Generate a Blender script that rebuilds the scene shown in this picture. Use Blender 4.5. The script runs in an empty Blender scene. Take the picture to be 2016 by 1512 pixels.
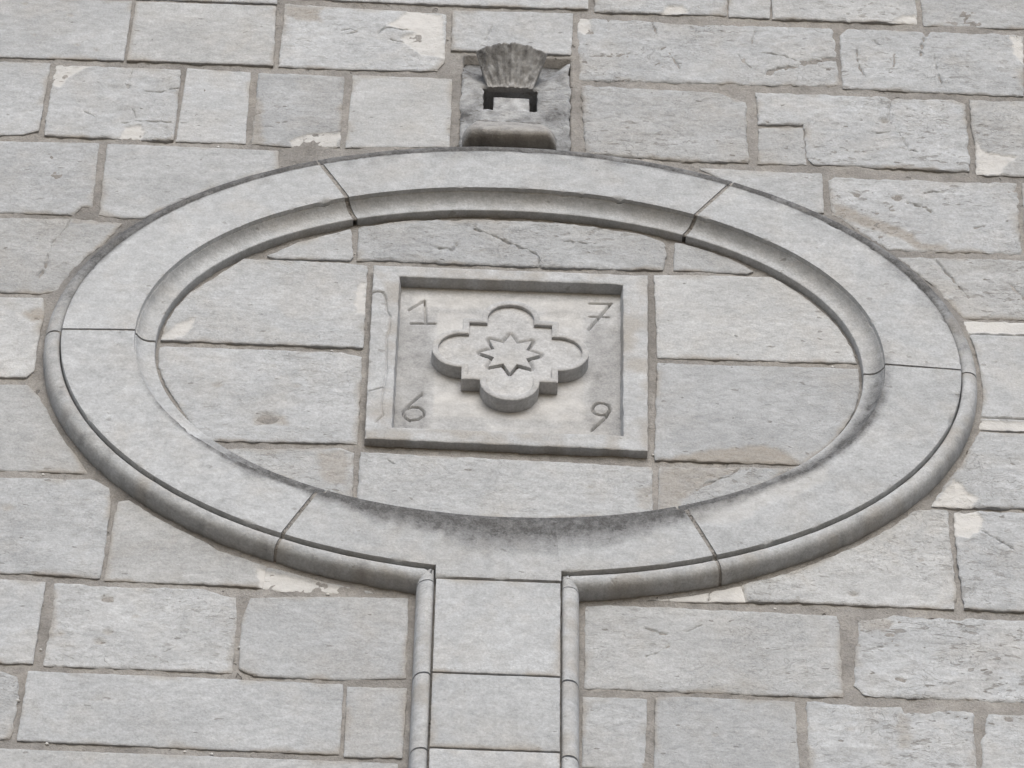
import bpy, math, random
import numpy as np
from mathutils import Vector
from mathutils.geometry import delaunay_2d_cdt

# ---------------------------------------------------------------- camera, sky, sun, exposure
scene = bpy.context.scene
ZC = 9.7007            # height of the medallion centre above the ground
cam_d = bpy.data.cameras.new('camera')
cam_d.sensor_width = 36.0
cam_d.lens = 8400.0 / 2016.0 * 36.0
cam_d.clip_start, cam_d.clip_end = 0.1, 500.0
cam = bpy.data.objects.new('camera', cam_d)
scene.collection.objects.link(cam)
PITCH, YAW, ROLL = math.radians(50.30), math.radians(1.575), math.radians(1.057)
_f = Vector((math.sin(YAW)*math.cos(PITCH), math.cos(YAW)*math.cos(PITCH), math.sin(PITCH)))
_r = Vector((math.cos(YAW), -math.sin(YAW), 0))
_u = _r.cross(_f)
r2 = math.cos(ROLL)*_r + math.sin(ROLL)*_u
u2 = -math.sin(ROLL)*_r + math.cos(ROLL)*_u
from mathutils import Matrix
cam.matrix_world = Matrix(((r2.x, u2.x, -_f.x, -0.17542), (r2.y, u2.y, -_f.y, -6.64134), (r2.z, u2.z, -_f.z, 1.6), (0, 0, 0, 1)))
scene.camera = cam
scene.render.resolution_x, scene.render.resolution_y = 1024, 768

SUN_EL, SUN_AZ = math.radians(31), math.radians(176)     # azimuth from +Y (north), clockwise
world = bpy.data.worlds.new('World'); scene.world = world; world.use_nodes = True
wn, wl = world.node_tree.nodes, world.node_tree.links
wn.clear()
sky = wn.new('ShaderNodeTexSky'); sky.sky_type = 'NISHITA'; sky.sun_disc = False
sky.sun_elevation = SUN_EL; sky.sun_rotation = SUN_AZ
sky.air_density = 1.0; sky.dust_density = 2.0; sky.ozone_density = 1.0
hs = wn.new('ShaderNodeHueSaturation'); hs.inputs['Saturation'].default_value = 0.85   # a veil of cloud
bg = wn.new('ShaderNodeBackground'); bg.inputs['Strength'].default_value = 0.12
wo = wn.new('ShaderNodeOutputWorld')
wl.new(sky.outputs[0], hs.inputs['Color']); wl.new(hs.outputs[0], bg.inputs['Color']); wl.new(bg.outputs[0], wo.inputs[0])
sd = bpy.data.lights.new('sun', 'SUN'); sd.energy = 1.4; sd.angle = math.radians(45); sd.color = (0.995, 0.997, 1.0)
sun = bpy.data.objects.new('sun', sd); scene.collection.objects.link(sun)
sdir = Vector((math.sin(SUN_AZ)*math.cos(SUN_EL), math.cos(SUN_AZ)*math.cos(SUN_EL), math.sin(SUN_EL)))
sun.rotation_euler = sdir.to_track_quat('Z', 'Y').to_euler(); sun.location = (0, -20, 30)
vs = scene.view_settings
vs.view_transform = 'Standard'; vs.look = 'None'; vs.gamma = 1.0; vs.use_curve_mapping = False
vs.exposure = 0.24

# ---------------------------------------------------------------- surveyed wall: millimetres right / up of the medallion centre
STONES=[(0.3,[[-1885,1684],[-1160,1688],[-1141,1477],[-1857,1469]]),
(0.3,[[-1146,1689],[-663,1699],[-652,1484],[-1128,1478]]),
(0.3,[[-648,1695],[197,1712],[194,1518],[-162,1512],[-452,1510],[-522,1515],[-638,1519]]),
(0.6,[[216,1714],[581,1721],[573,1516],[216,1507]]),
(0.3,[[589,1719],[701,1722],[691,1510],[582,1509]]),
(0.7,[[709,1720],[1097,1728],[1094,1515],[702,1508]]),
(0.4,[[1117,1727],[1739,1740],[1716,1518],[1116,1509]]),
(0.15,[[-1744,1451],[-1045,1465],[-1046,1191],[-1726,1176]]),
(0.15,[[-1031,1461],[-655,1466],[-647,1194],[-1033,1190]]),
(0.5,[[-627,1481],[-476,1474],[-340,1472],[-192,1463],[-191,1240],[-210,1201],[-464,1190],[-629,1190]]),
(0.3,[[-171,1480],[153,1491],[148,1299],[-20,1299],[-171,1298]]),
(0.9,[[171,1480],[454,1466],[859,1474],[864,1402],[868,1207],[449,1196],[174,1189]]),
(0.7,[[883,1439],[903,1472],[1107,1472],[1118,1451],[1133,1474],[1381,1475],[1361,1197],[879,1198]]),
(0.5,[[1394,1473],[1782,1479],[1752,1201],[1375,1196]]),
(0.2,[[-1639,1152],[-1238,1159],[-1240,861],[-1278,842],[-1337,836],[-1620,835]]),
(0.6,[[-1220,1154],[-891,1156],[-888,842],[-1222,842]]),
(0.15,[[-871,1166],[-706,1159],[-701,844],[-878,843]]),
(0.5,[[-681,1157],[-456,1156],[-456,1007],[-455,847],[-597,838],[-681,845]]),
(0.15,[[-429,1165],[-169,1165],[-169,865],[-436,844]]),
(1.0,[[178,1154],[448,1154],[564,1139],[613,1115],[612,849],[442,842],[191,856]]),
(0.9,[[645,1159],[991,1158],[1004,1147],[1018,1155],[1172,1161],[1200,1140],[1192,848],[782,852],[770,873],[767,1025],[648,1019]]),
(0.4,[[647,999],[761,1011],[764,850],[641,846]]),
(0.8,[[1218,1164],[1271,1161],[1361,1167],[1584,1164],[1553,837],[1212,836],[1218,952],[1214,1042]]),
(0.3,[[-1570,800],[-1080,816],[-1074,547],[-1099,545],[-1118,512],[-1553,504]]),
(0.25,[[-1054,813],[-613,812],[-609,740],[-787,512],[-993,505],[-1049,514]]),
(0.4,[[489,814],[803,811],[801,650],[721,634]]),
(1.0,[[823,786],[840,800],[1313,803],[1307,694],[1300,508],[965,501],[826,640]]),
(0.5,[[1329,800],[1629,803],[1600,508],[1316,507]]),
(0.5,[[-1543,473],[-1120,490],[-991,484],[-1034,391],[-1108,221],[-1131,195],[-1168,185],[-1269,186],[-1521,184]]),
(0.8,[[967,469],[1545,482],[1521,233],[1286,238],[1133,234],[1070,361]]),
(0.2,[[-1518,158],[-1266,156],[-1162,161],[-1153,117],[-1158,-22],[-1156,-120],[-1173,-144],[-1234,-148],[-1492,-151]]),
(0.1,[[1134,218],[1558,225],[1517,-186],[1251,-197],[1145,-195]]),
(0.25,[[-1489,-176],[-1231,-177],[-1167,-173],[-1136,-215],[-1090,-307],[-995,-487],[-1199,-489],[-1462,-492]]),
(0.7,[[1144,-211],[1478,-208],[1450,-485],[1228,-483],[1063,-487],[1009,-487]]),
(0.35,[[-1459,-519],[-1196,-519],[-981,-512],[-939,-539],[-930,-593],[-933,-853],[-1069,-845],[-1162,-847],[-1430,-847]]),
(0.25,[[-914,-628],[-909,-588],[-886,-581],[-816,-631],[-666,-746],[-554,-793],[-560,-862],[-694,-858],[-919,-861]]),
(0.1,[[-551,-792],[-415,-828],[-303,-867],[-507,-870],[-556,-862]]),
(0.6,[[548,-783],[766,-654],[979,-507],[1042,-503],[1042,-629],[1044,-805],[1034,-846],[801,-843],[557,-845]]),
(0.1,[[329,-853],[410,-824],[543,-785],[554,-845],[410,-854]]),
(0.6,[[1060,-511],[1123,-504],[1497,-504],[1463,-842],[1199,-845],[1063,-842],[1059,-690]]),
(0.3,[[-1426,-876],[-1159,-874],[-1056,-877],[-1059,-1144],[-1130,-1147],[-1403,-1147]]),
(0.5,[[-1033,-877],[-910,-883],[-689,-878],[-645,-898],[-618,-902],[-612,-960],[-611,-1146],[-865,-1147],[-1031,-1148],[-1026,-983]]),
(0.3,[[-581,-903],[-506,-894],[-375,-886],[-224,-883],[-222,-1144],[-364,-1157],[-560,-1155],[-593,-1135],[-597,-967],[-585,-924]]),
(0.5,[[188,-877],[409,-879],[717,-883],[766,-883],[765,-1150],[404,-1152],[185,-1153]]),
(0.9,[[813,-899],[896,-876],[1048,-883],[1072,-876],[1459,-873],[1431,-1150],[1174,-1148],[817,-1141],[795,-1112],[800,-1015],[814,-930]]),
(0.8,[[-1401,-1168],[-1128,-1170],[-1087,-1187],[-1081,-1260],[-1084,-1381],[-1105,-1387],[-1385,-1386]]),
(0.15,[[-1063,-1171],[-673,-1172],[-361,-1176],[-360,-1394],[-658,-1393],[-1066,-1388]]),
(0.15,[[-348,-1184],[-217,-1182],[-222,-1398],[-346,-1402]]),
(0.3,[[181,-1183],[321,-1183],[314,-1404],[179,-1403]]),
(0.3,[[344,-1180],[403,-1175],[616,-1175],[654,-1176],[654,-1271],[656,-1411],[338,-1414]]),
(0.9,[[685,-1171],[784,-1179],[895,-1181],[898,-1197],[958,-1197],[982,-1183],[1054,-1187],[1048,-1409],[679,-1410]]),
(0.9,[[1092,-1190],[1130,-1191],[1427,-1191],[1405,-1409],[1062,-1408],[1072,-1280]]),
(0.2,[[-1382,-1408],[-1102,-1422],[-353,-1421],[-230,-1422],[-231,-1616],[-1377,-1619]]),
(0.4,[[177,-1424],[573,-1425],[577,-1638],[177,-1641]]),
(0.6,[[596,-1428],[1404,-1425],[1382,-1639],[599,-1640]])]
INNER=[(0.3,[[-613,370],[-537,428],[-411,491],[-402,380],[-408,367],[-495,364],[-591,364]]),
(0.7,[[-388,501],[-270,534],[-89,552],[119,553],[314,523],[385,492],[392,442],[380,377],[56,372],[-344,371],[-388,368]]),
(0.3,[[417,490],[507,475],[608,387],[595,378],[412,381]]),
(0.35,[[-673,350],[-428,349],[-364,343],[-362,20],[-414,22],[-753,19],[-878,21],[-838,157]]),
(0.5,[[-876,-7],[-413,-3],[-363,-16],[-362,-342],[-399,-340],[-728,-351],[-828,-158]]),
(0.6,[[-678,-385],[-398,-366],[-369,-380],[-366,-545],[-428,-541],[-563,-480]]),
(0.45,[[-349,-378],[343,-389],[342,-554],[219,-575],[30,-594],[-176,-588],[-350,-558]]),
(0.3,[[363,355],[433,359],[659,364],[759,300],[863,85],[861,39],[426,30],[366,28]]),
(0.35,[[366,4],[426,2],[872,12],[892,-71],[849,-189],[755,-353],[609,-354],[353,-358]]),
(0.7,[[365,-384],[681,-372],[718,-381],[568,-486],[415,-546],[359,-553]])]
OUTLYING=[(0.53,[[-2577,1684],[-1897,1684],[-1897,1469],[-2577,1469]]),
(0.21,[[-2448,1451],[-1756,1451],[-1756,1176],[-2448,1176]]),
(0.43,[[-2214,1152],[-1651,1152],[-1651,835],[-2214,835]]),
(0.28,[[-2212,800],[-1582,800],[-1582,504],[-2212,504]]),
(0.56,[[-2210,473],[-1555,473],[-1555,184],[-2210,184]]),
(0.51,[[-2195,158],[-1530,158],[-1530,-151],[-2195,-151]]),
(0.74,[[-2002,-176],[-1501,-176],[-1501,-492],[-2002,-492]]),
(0.43,[[-2708,-176],[-2014,-176],[-2014,-492],[-2708,-492]]),
(0.85,[[-2160,-519],[-1471,-519],[-1471,-847],[-2160,-847]]),
(0.61,[[-2584,-519],[-2172,-519],[-2172,-847],[-2584,-847]]),
(0.86,[[-2035,-876],[-1438,-876],[-1438,-1147],[-2035,-1147]]),
(0.25,[[-2630,-876],[-2047,-876],[-2047,-1147],[-2630,-1147]]),
(0.52,[[1751,1740],[2275,1740],[2275,1518],[1751,1518]]),
(0.87,[[1794,1479],[2319,1479],[2319,1201],[1794,1201]]),
(0.32,[[1641,803],[2114,803],[2114,508],[1641,508]]),
(0.63,[[2126,803],[2659,803],[2659,508],[2126,508]]),
(0.59,[[1557,482],[2236,482],[2236,233],[1557,233]]),
(0.85,[[1490,-208],[1933,-208],[1933,-485],[1490,-485]]),
(0.66,[[1945,-208],[2467,-208],[2467,-485],[1945,-485]]),
(0.31,[[1471,-873],[1988,-873],[1988,-1150],[1471,-1150]]),
(0.73,[[2000,-873],[2592,-873],[2592,-1150],[2000,-1150]]),
(0.49,[[1439,-1191],[1856,-1191],[1856,-1409],[1439,-1409]]),
(0.28,[[1868,-1191],[2345,-1191],[2345,-1409],[1868,-1409]]),
(0.87,[[1416,-1425],[1843,-1425],[1843,-1639],[1416,-1639]]),
(0.44,[[1855,-1425],[2514,-1425],[2514,-1639],[1855,-1639]]),
(0.84,[[-2128,1974],[-1809,1974],[-1809,1754],[-2128,1754]]),
(0.77,[[-1797,1974],[-1256,1974],[-1256,1754],[-1797,1754]]),
(0.43,[[-1244,1974],[-819,1974],[-819,1754],[-1244,1754]]),
(0.88,[[-807,1974],[-351,1974],[-351,1754],[-807,1754]]),
(0.52,[[-339,1974],[155,1974],[155,1754],[-339,1754]]),
(0.83,[[167,1974],[897,1974],[897,1754],[167,1754]]),
(0.38,[[909,1974],[1386,1974],[1386,1754],[909,1754]]),
(0.23,[[1398,1974],[2062,1974],[2062,1754],[1398,1754]]),
(0.81,[[2074,1974],[2550,1974],[2550,1754],[2074,1754]]),
(0.21,[[-2075,2208],[-1670,2208],[-1670,1988],[-2075,1988]]),
(0.62,[[-1658,2208],[-1003,2208],[-1003,1988],[-1658,1988]]),
(0.53,[[-991,2208],[-584,2208],[-584,1988],[-991,1988]]),
(0.68,[[-572,2208],[-240,2208],[-240,1988],[-572,1988]]),
(0.68,[[-228,2208],[309,2208],[309,1988],[-228,1988]]),
(0.63,[[321,2208],[661,2208],[661,1988],[321,1988]]),
(0.52,[[673,2208],[1139,2208],[1139,1988],[673,1988]]),
(0.63,[[1151,2208],[1602,2208],[1602,1988],[1151,1988]]),
(0.61,[[1614,2208],[2170,2208],[2170,1988],[1614,1988]]),
(0.32,[[2182,2208],[2510,2208],[2510,1988],[2182,1988]]),
(0.51,[[-2328,2442],[-1856,2442],[-1856,2222],[-2328,2222]]),
(0.65,[[-1844,2442],[-1493,2442],[-1493,2222],[-1844,2222]]),
(0.53,[[-1481,2442],[-962,2442],[-962,2222],[-1481,2222]]),
(0.85,[[-950,2442],[-381,2442],[-381,2222],[-950,2222]]),
(0.22,[[-369,2442],[196,2442],[196,2222],[-369,2222]]),
(0.67,[[208,2442],[574,2442],[574,2222],[208,2222]]),
(0.72,[[586,2442],[1031,2442],[1031,2222],[586,2222]]),
(0.43,[[1043,2442],[1573,2442],[1573,2222],[1043,2222]]),
(0.29,[[1585,2442],[2217,2442],[2217,2222],[1585,2222]]),
(0.37,[[-614,-1633],[-200,-1633],[-200,-1873],[-614,-1873]]),
(0.83,[[-1092,-1633],[-626,-1633],[-626,-1873],[-1092,-1873]]),
(0.77,[[-1729,-1633],[-1104,-1633],[-1104,-1873],[-1729,-1873]]),
(0.16,[[-2294,-1633],[-1741,-1633],[-1741,-1873],[-2294,-1873]]),
(0.53,[[-614,-1887],[-200,-1887],[-200,-2127],[-614,-2127]]),
(0.42,[[-1286,-1887],[-626,-1887],[-626,-2127],[-1286,-2127]]),
(0.79,[[-1818,-1887],[-1298,-1887],[-1298,-2127],[-1818,-2127]]),
(0.71,[[-2267,-1887],[-1830,-1887],[-1830,-2127],[-2267,-2127]]),
(0.54,[[-738,-2141],[-200,-2141],[-200,-2381],[-738,-2381]]),
(0.51,[[-1302,-2141],[-750,-2141],[-750,-2381],[-1302,-2381]]),
(0.82,[[-1659,-2141],[-1314,-2141],[-1314,-2381],[-1659,-2381]]),
(0.77,[[-2359,-2141],[-1671,-2141],[-1671,-2381],[-2359,-2381]]),
(0.63,[[200,-1655],[642,-1655],[642,-1895],[200,-1895]]),
(0.2,[[654,-1655],[1262,-1655],[1262,-1895],[654,-1895]]),
(0.21,[[1274,-1655],[1890,-1655],[1890,-1895],[1274,-1895]]),
(0.33,[[1902,-1655],[2578,-1655],[2578,-1895],[1902,-1895]]),
(0.32,[[200,-1909],[885,-1909],[885,-2149],[200,-2149]]),
(0.77,[[897,-1909],[1411,-1909],[1411,-2149],[897,-2149]]),
(0.68,[[1423,-1909],[2118,-1909],[2118,-2149],[1423,-2149]]),
(0.44,[[2130,-1909],[2764,-1909],[2764,-2149],[2130,-2149]]),
(0.44,[[200,-2163],[800,-2163],[800,-2403],[200,-2403]]),
(0.73,[[812,-2163],[1484,-2163],[1484,-2403],[812,-2403]]),
(0.74,[[1496,-2163],[1948,-2163],[1948,-2403],[1496,-2403]]),
(0.84,[[1960,-2163],[2287,-2163],[2287,-2403],[1960,-2403]])]
CRACKS=[([[-371,1362],[-353,1387],[-321,1384],[-289,1384]],5,4),
([[-338,1337],[-319,1326],[-301,1323]],4,3),
([[-471,1367],[-449,1376],[-430,1366],[-452,1352]],4,3),
([[672,1243],[705,1277],[761,1288]],13,9),
([[756,1296],[798,1314],[858,1330]],14,7),
([[602,1332],[619,1294],[637,1272]],4,3),
([[653,1344],[708,1340],[753,1319]],4,3),
([[652,1447],[641,1390]],5,3),
([[372,1467],[382,1408]],7,5),
([[416,1327],[442,1258]],5,3),
([[215,1297],[270,1301],[306,1319]],4,3),
([[925,1379],[924,1315],[941,1246]],5,4),
([[1134,1370],[1136,1299],[1147,1230]],5,5),
([[1119,1464],[1105,1423],[1098,1367]],8,5),
([[1028,1370],[1020,1306]],5,3),
([[973,1422],[990,1399]],6,3),
([[-1018,1148],[-1021,1063],[-1031,1081]],5,3),
([[-979,1050],[-935,1050],[-891,1072]],4,3),
([[-1026,907],[-991,917],[-898,918]],4,3),
([[-1004,973],[-993,936]],4,3),
([[-1127,949],[-1098,929]],4,2.5),
([[1018,999],[1036,929],[1062,919]],5,3),
([[1004,1150],[992,1065]],5,3),
([[959,995],[991,1004]],4,3),
([[1023,704],[1078,672]],9,5),
([[1078,751],[1111,753]],7,4),
([[1191,607],[1214,616]],6,4),
([[1081,458],[1112,397],[1153,317]],5,4),
([[1265,372],[1293,319]],8,4),
([[1133,166],[1281,169],[1566,175]],7,6),
([[1135,-158],[1254,-156],[1533,-151]],7,6),
([[324,-954],[370,-969]],6,3),
([[323,-1044],[350,-1032],[373,-1008]],6,3),
([[833,-977],[864,-982]],5,2),
([[893,-1085],[908,-1090]],6,3),
([[1115,-568],[1156,-601],[1190,-632]],4,4),
([[471,-820],[470,-843]],5,5),
([[-95,516],[-42,485],[-3,458],[42,434],[67,413],[71,369]],6,6),
([[-187,430],[-151,423],[-139,449]],9,6),
([[132,476],[210,468]],6,4),
([[451,-466],[470,-444],[494,-431]],8,6),
([[494,-431],[539,-403],[554,-380]],4,3),
([[-1124,486],[-1126,458],[-1158,387],[-1166,320]],4,3),
([[-1177,247],[-1165,308]],9,5),
([[997,-200],[1019,-186]],4,3),
([[-65,1412],[-73,1379],[-82,1347]],5,3),
([[-283,-403],[-262,-420]],5,3),
([[-770,-1094],[-744,-1076]],5,3),
([[419,-955],[455,-930]],4,2)]
PITS=[(982,1054,11,8),(893,729,9,6),(998,721,12,6),(807,-812,9,7),(-579,-265,24,6),(-708,-146,11,5),(-1202,1386,7,4),(-1330,1432,8,4),(-1293,1289,6,3),(-1173,1250,6,3),(-1120,1228,6,3),(-839,-978,7,4),(-899,-1032,10,5),(-914,-1066,11,5),(-1003,-1046,8,4),(-909,-922,12,5),(-1167,-625,14,5),(970,-685,6,4),(474,-1292,6,3),(198,-471,6,3),(-513,-138,7,2.5),(776,-1256,8,4),(1135,-1201,9,5),(336,-599,6,3),(330,-491,8,5)]
PALE=[[[-294,1475],[-199,1458],[-189,1257],[-254,1268],[-296,1316],[-311,1346],[-275,1373],[-344,1400]],
[[165,1492],[202,1479],[206,1407],[188,1394],[169,1412]],
[[1346,1476],[1383,1471],[1375,1331],[1353,1385]],
[[-1227,1156],[-1129,1155],[-1173,1114],[-1203,1054],[-1221,1057]],
[[-1027,840],[-1015,889],[-976,900],[-961,871],[-971,833]],
[[-589,855],[-572,871],[-534,896],[-454,906],[-460,838],[-570,831]],
[[1024,1512],[1059,1544],[1096,1551],[1098,1507]],
[[396,1507],[411,1542],[455,1546],[470,1513]],
[[1221,983],[1237,931],[1325,915],[1286,875],[1270,837],[1208,833]],
[[-816,84],[-776,113],[-786,66],[-804,31],[-861,18],[-839,56]],
[[-379,274],[-362,275],[-361,147],[-381,153],[-389,205]],
[[1067,-393],[1120,-460],[1100,-492],[1008,-491]],
[[1059,-508],[1115,-501],[1129,-534],[1114,-577],[1088,-599],[1057,-592]],
[[-573,-799],[-305,-870],[-304,-882],[-565,-874]],
[[325,-869],[410,-818],[550,-787],[560,-855]],
[[1131,222],[1571,230],[1567,185],[1127,171]],
[[1141,-167],[1532,-158],[1529,-189],[1138,-202]]]
EARTH=[([[365,-362],[462,-325],[548,-305],[584,-292],[645,-299],[685,-334],[708,-362],[678,-375],[360,-387]],0.9),
([[361,-383],[554,-375],[545,-394],[491,-421],[447,-462],[415,-507],[410,-551],[357,-554]],0.65),
([[-627,1473],[-509,1480],[-534,1454],[-530,1402],[-559,1400],[-589,1407],[-623,1428]],0.8),
([[824,691],[859,679],[926,626],[1011,588],[1051,527],[1112,531],[1110,507],[1041,506],[979,558],[894,602],[831,634]],0.8),
([[-1205,96],[-1182,117],[-1147,116],[-1144,69],[-1182,68]],0.9),
([[894,-1200],[911,-1221],[910,-1313],[883,-1314],[879,-1250]],0.5),
([[-616,-267],[-581,-246],[-535,-249],[-533,-287],[-587,-284],[-615,-292]],0.7),
([[-452,-388],[-397,-373],[-378,-402],[-382,-501],[-439,-486]],0.6),
([[800,-870],[862,-867],[892,-899],[874,-929],[812,-927]],0.6),
([[-689,1055],[-664,1011],[-660,891],[-650,840],[-685,838],[-687,949]],0.7),
([[556,1142],[629,1162],[627,1109],[582,1117]],0.7),
([[-1123,518],[-1074,554],[-992,499],[-1003,477],[-1114,470]],0.6),
([[306,-472],[346,-451],[345,-543],[313,-538]],0.5),
([[-1041,-889],[-1028,-906],[-1015,-1047],[-1038,-1082],[-1055,-982]],0.6)]
SPALL=[([[414,-606],[534,-549],[694,-459],[756,-419],[763,-470],[677,-533],[619,-562],[570,-611],[541,-637],[451,-653]],4.0)]
GRIT=[(-961,-22,55),(-437,6,0),(-1097,-498,0),(-598,-1064,0),(-407,-876,0),(-698,-1405,0),(-638,-1409,0),(-1044,-1098,0),(622,-867,0),(796,20,0),(812,11,0),(-1002,-1396,0),(348,-339,0),(-1079,-1264,0),(-768,823,0),(-39,-660,55)]
DIGITS=[[[-252,193],[-215,231]],
[[-214,231],[-209,144]],
[[-242,139],[-190,141]],
[[200,246],[251,248]],
[[251,248],[197,146]],
[[202,195],[244,195]],
[[-210,-132],[-241,-175],[-255,-202],[-252,-220],[-239,-234],[-219,-230],[-204,-214],[-204,-198],[-216,-185],[-233,-184],[-251,-195]],
[[247,-161],[245,-171],[239,-180],[230,-185],[221,-185],[212,-181],[206,-174],[204,-164],[206,-154],[212,-145],[221,-140],[230,-140],[239,-144],[245,-151],[247,-161]],
[[247,-161],[236,-194],[203,-243]]]
FRAME_CRACKS=[([[-347,213],[-332,219],[-319,217],[-311,191],[-307,145],[-297,122],[-298,72],[-304,38],[-303,-14],[-299,-99],[-304,-151],[-339,-169]],5,6),([[-304,-151],[-307,-202],[-306,-234],[-301,-259],[-318,-285]],4,4),([[-347,-53],[-341,-59]],8,5)]
FRAME_REPAIR=[[-347,213],[-332,219],[-319,217],[-311,191],[-307,145],[-299,105],[-304,38],[-303,-14],[-299,-99],[-304,-151],[-339,-169]]

# ---------------------------------------------------------------- noise and small geometry helpers
def _hash(i, j, s):
    n = (i.astype(np.int64)*374761393 + j.astype(np.int64)*668265263 + s*1274126177) & 0x7fffffff
    n = ((n ^ (n >> 13)) * 1274126177) & 0x7fffffff
    return (n ^ (n >> 16)) & 0xffff
def perlin(x, y, seed=0):
    xi, yi = np.floor(x), np.floor(y); xf, yf = x-xi, y-yi
    u = xf*xf*xf*(xf*(xf*6-15)+10); v = yf*yf*yf*(yf*(yf*6-15)+10)
    def g(i, j):
        a = _hash(xi+i, yi+j, seed)*(2*np.pi/65536.0)
        return np.cos(a)*(xf-i) + np.sin(a)*(yf-j)
    a, b, c, d = g(0, 0), g(1, 0), g(0, 1), g(1, 1)
    return 1.4*((a*(1-u)+b*u)*(1-v) + (c*(1-u)+d*u)*v)
def fbm(x, y, seed=0, octv=4):
    t, amp = 0, 1.0
    for o in range(octv):
        t = t + amp*perlin(x*2**o + 17.3*o, y*2**o + 5.1*o, seed+o*7); amp *= 0.5
    return t
def in_poly(px, py, poly):
    x1, y1 = poly[:, 0], poly[:, 1]; x2, y2 = np.roll(x1, -1), np.roll(y1, -1)
    res = np.zeros(len(px), bool)
    for k in range(len(poly)):
        if y1[k] == y2[k]: continue
        c = ((y1[k] > py) != (y2[k] > py)) & (px < (x2[k]-x1[k])*(py-y1[k])/(y2[k]-y1[k]) + x1[k])
        res ^= c
    return res
def seg_dist(px, py, pts, closed=True):
    d = np.full(len(px), 9.0)
    n = len(pts)
    for k in range(n if closed else n-1):
        ax, ay = pts[k]; bx, by = pts[(k+1) % n]
        vx, vy = bx-ax, by-ay; L = vx*vx+vy*vy
        if L < 1e-14: continue
        t = np.clip(((px-ax)*vx+(py-ay)*vy)/L, 0, 1)
        d = np.minimum(d, np.hypot(px-ax-t*vx, py-ay-t*vy))
    return d
def densify(pts, step, closed=True):
    out = []; n = len(pts)
    for k in range(n if closed else n-1):
        a, b = pts[k], pts[(k+1) % n]; m = max(1, int(round(np.hypot(*(b-a))/step)))
        for i in range(m): out.append(a+(b-a)*i/m)
    if not closed: out.append(pts[-1])
    return np.array(out)
M = lambda l: np.array(l, float)/1000.0
def ragline(p, seed, amp=.0035):
    q = densify(p, .005, False)
    if len(q) > 3:
        e = np.clip(np.minimum(np.arange(len(q)), np.arange(len(q))[::-1])/3., .3, 1)
        q = q+amp*e[:, None]*np.stack([fbm(q[:, 0]*60, q[:, 1]*60, seed, 3), fbm(q[:, 0]*60+7, q[:, 1]*60, seed+4, 3)], 1)
    return q
CRACK = [(ragline(M(p), 200+i, .0008 if w == 7 and len(p) == 3 and d == 6 else .0035), w/1000., d/1000.) for i, (p, w, d) in enumerate(CRACKS)]
DIGIT = [(M(p), .0070, .0150) for p in DIGITS]
PALEP = [M(p) for p in PALE]; EARTHP = [(M(p), s) for p, s in EARTH]; SPALLP = [(M(p), d/1000.) for p, d in SPALL]
PITP = [(x/1000., z/1000., r/1000., d/1000.) for x, z, r, d in PITS]
def rag(poly, seed, amp=.005, step=.006):
    q = densify(poly, step)
    q[:, 0] += amp*fbm(q[:, 0]*45, q[:, 1]*45, seed, 3); q[:, 1] += amp*fbm(q[:, 0]*45+9, q[:, 1]*45, seed+3, 3)
    return q
PALEQ = [rag(p, 11+i) for i, p in enumerate(PALEP)]
EARTHQ = [(rag(p, 51+i, .007), s) for i, (p, s) in enumerate(EARTHP)]
SPALLQ = [(rag(p, 91+i, .007), d) for i, (p, d) in enumerate(SPALLP)]
def soft_in(x, z, poly, w):
    lo, hi = poly.min(0)-w, poly.max(0)+w
    out = np.zeros(len(x)); m = (x > lo[0]) & (x < hi[0]) & (z > lo[1]) & (z < hi[1])
    if m.any():
        d = seg_dist(x[m], z[m], poly); ins = in_poly(x[m], z[m], poly)
        out[m] = np.clip(np.where(ins, .5+d/w*.5, .5-d/w*.5), 0, 1)
    return out
def wear_at(x, z):
    """cracks, pits, spalls -> height change; pale breaks, earthy smears -> colour masks (shapes of their own)"""
    dh = np.zeros(len(x)); pale = np.zeros(len(x)); earth = np.zeros(len(x))
    for pts, w, d in CRACK:
        lo, hi = pts.min(0)-w, pts.max(0)+w
        m = (x > lo[0]) & (x < hi[0]) & (z > lo[1]) & (z < hi[1])
        if m.any():
            dd = seg_dist(x[m], z[m], pts, False)/(w/2)
            var = np.clip(.85+1.3*fbm(x[m]*40, z[m]*40, 21, 2), .25, 1.3)
            if w == .007 and d == .006: var = 1.0
            dh[m] -= 1.7*d*np.clip(1.2*var-dd, 0, 1)
    for px, pz, r, d in PITP:
        m = (abs(x-px) < r*1.6) & (abs(z-pz) < r*1.3)
        if m.any():
            q = np.hypot((x[m]-px)/1.4, z[m]-pz)/r + .25*fbm(x[m]*120, z[m]*120, 5, 2)
            dh[m] -= d*np.clip(1.2-q, 0, 1); earth[m] = np.maximum(earth[m], .55*np.clip(1.3-q, 0, 1))
    for p, d in SPALLQ: dh -= d*soft_in(x, z, p, .008)
    dh *= 1.0
    for p in PALEQ:
        k = soft_in(x, z, p, .0025); pale = np.maximum(pale, k); dh -= .0034*k
    for p, s in EARTHQ:
        k = soft_in(x, z, p, .006)
        if k.any(): earth = np.maximum(earth, s*k); dh += k*(-.0015+.0022*fbm(x*35, z*60, 13, 3))
    return dh, pale, earth
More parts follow.
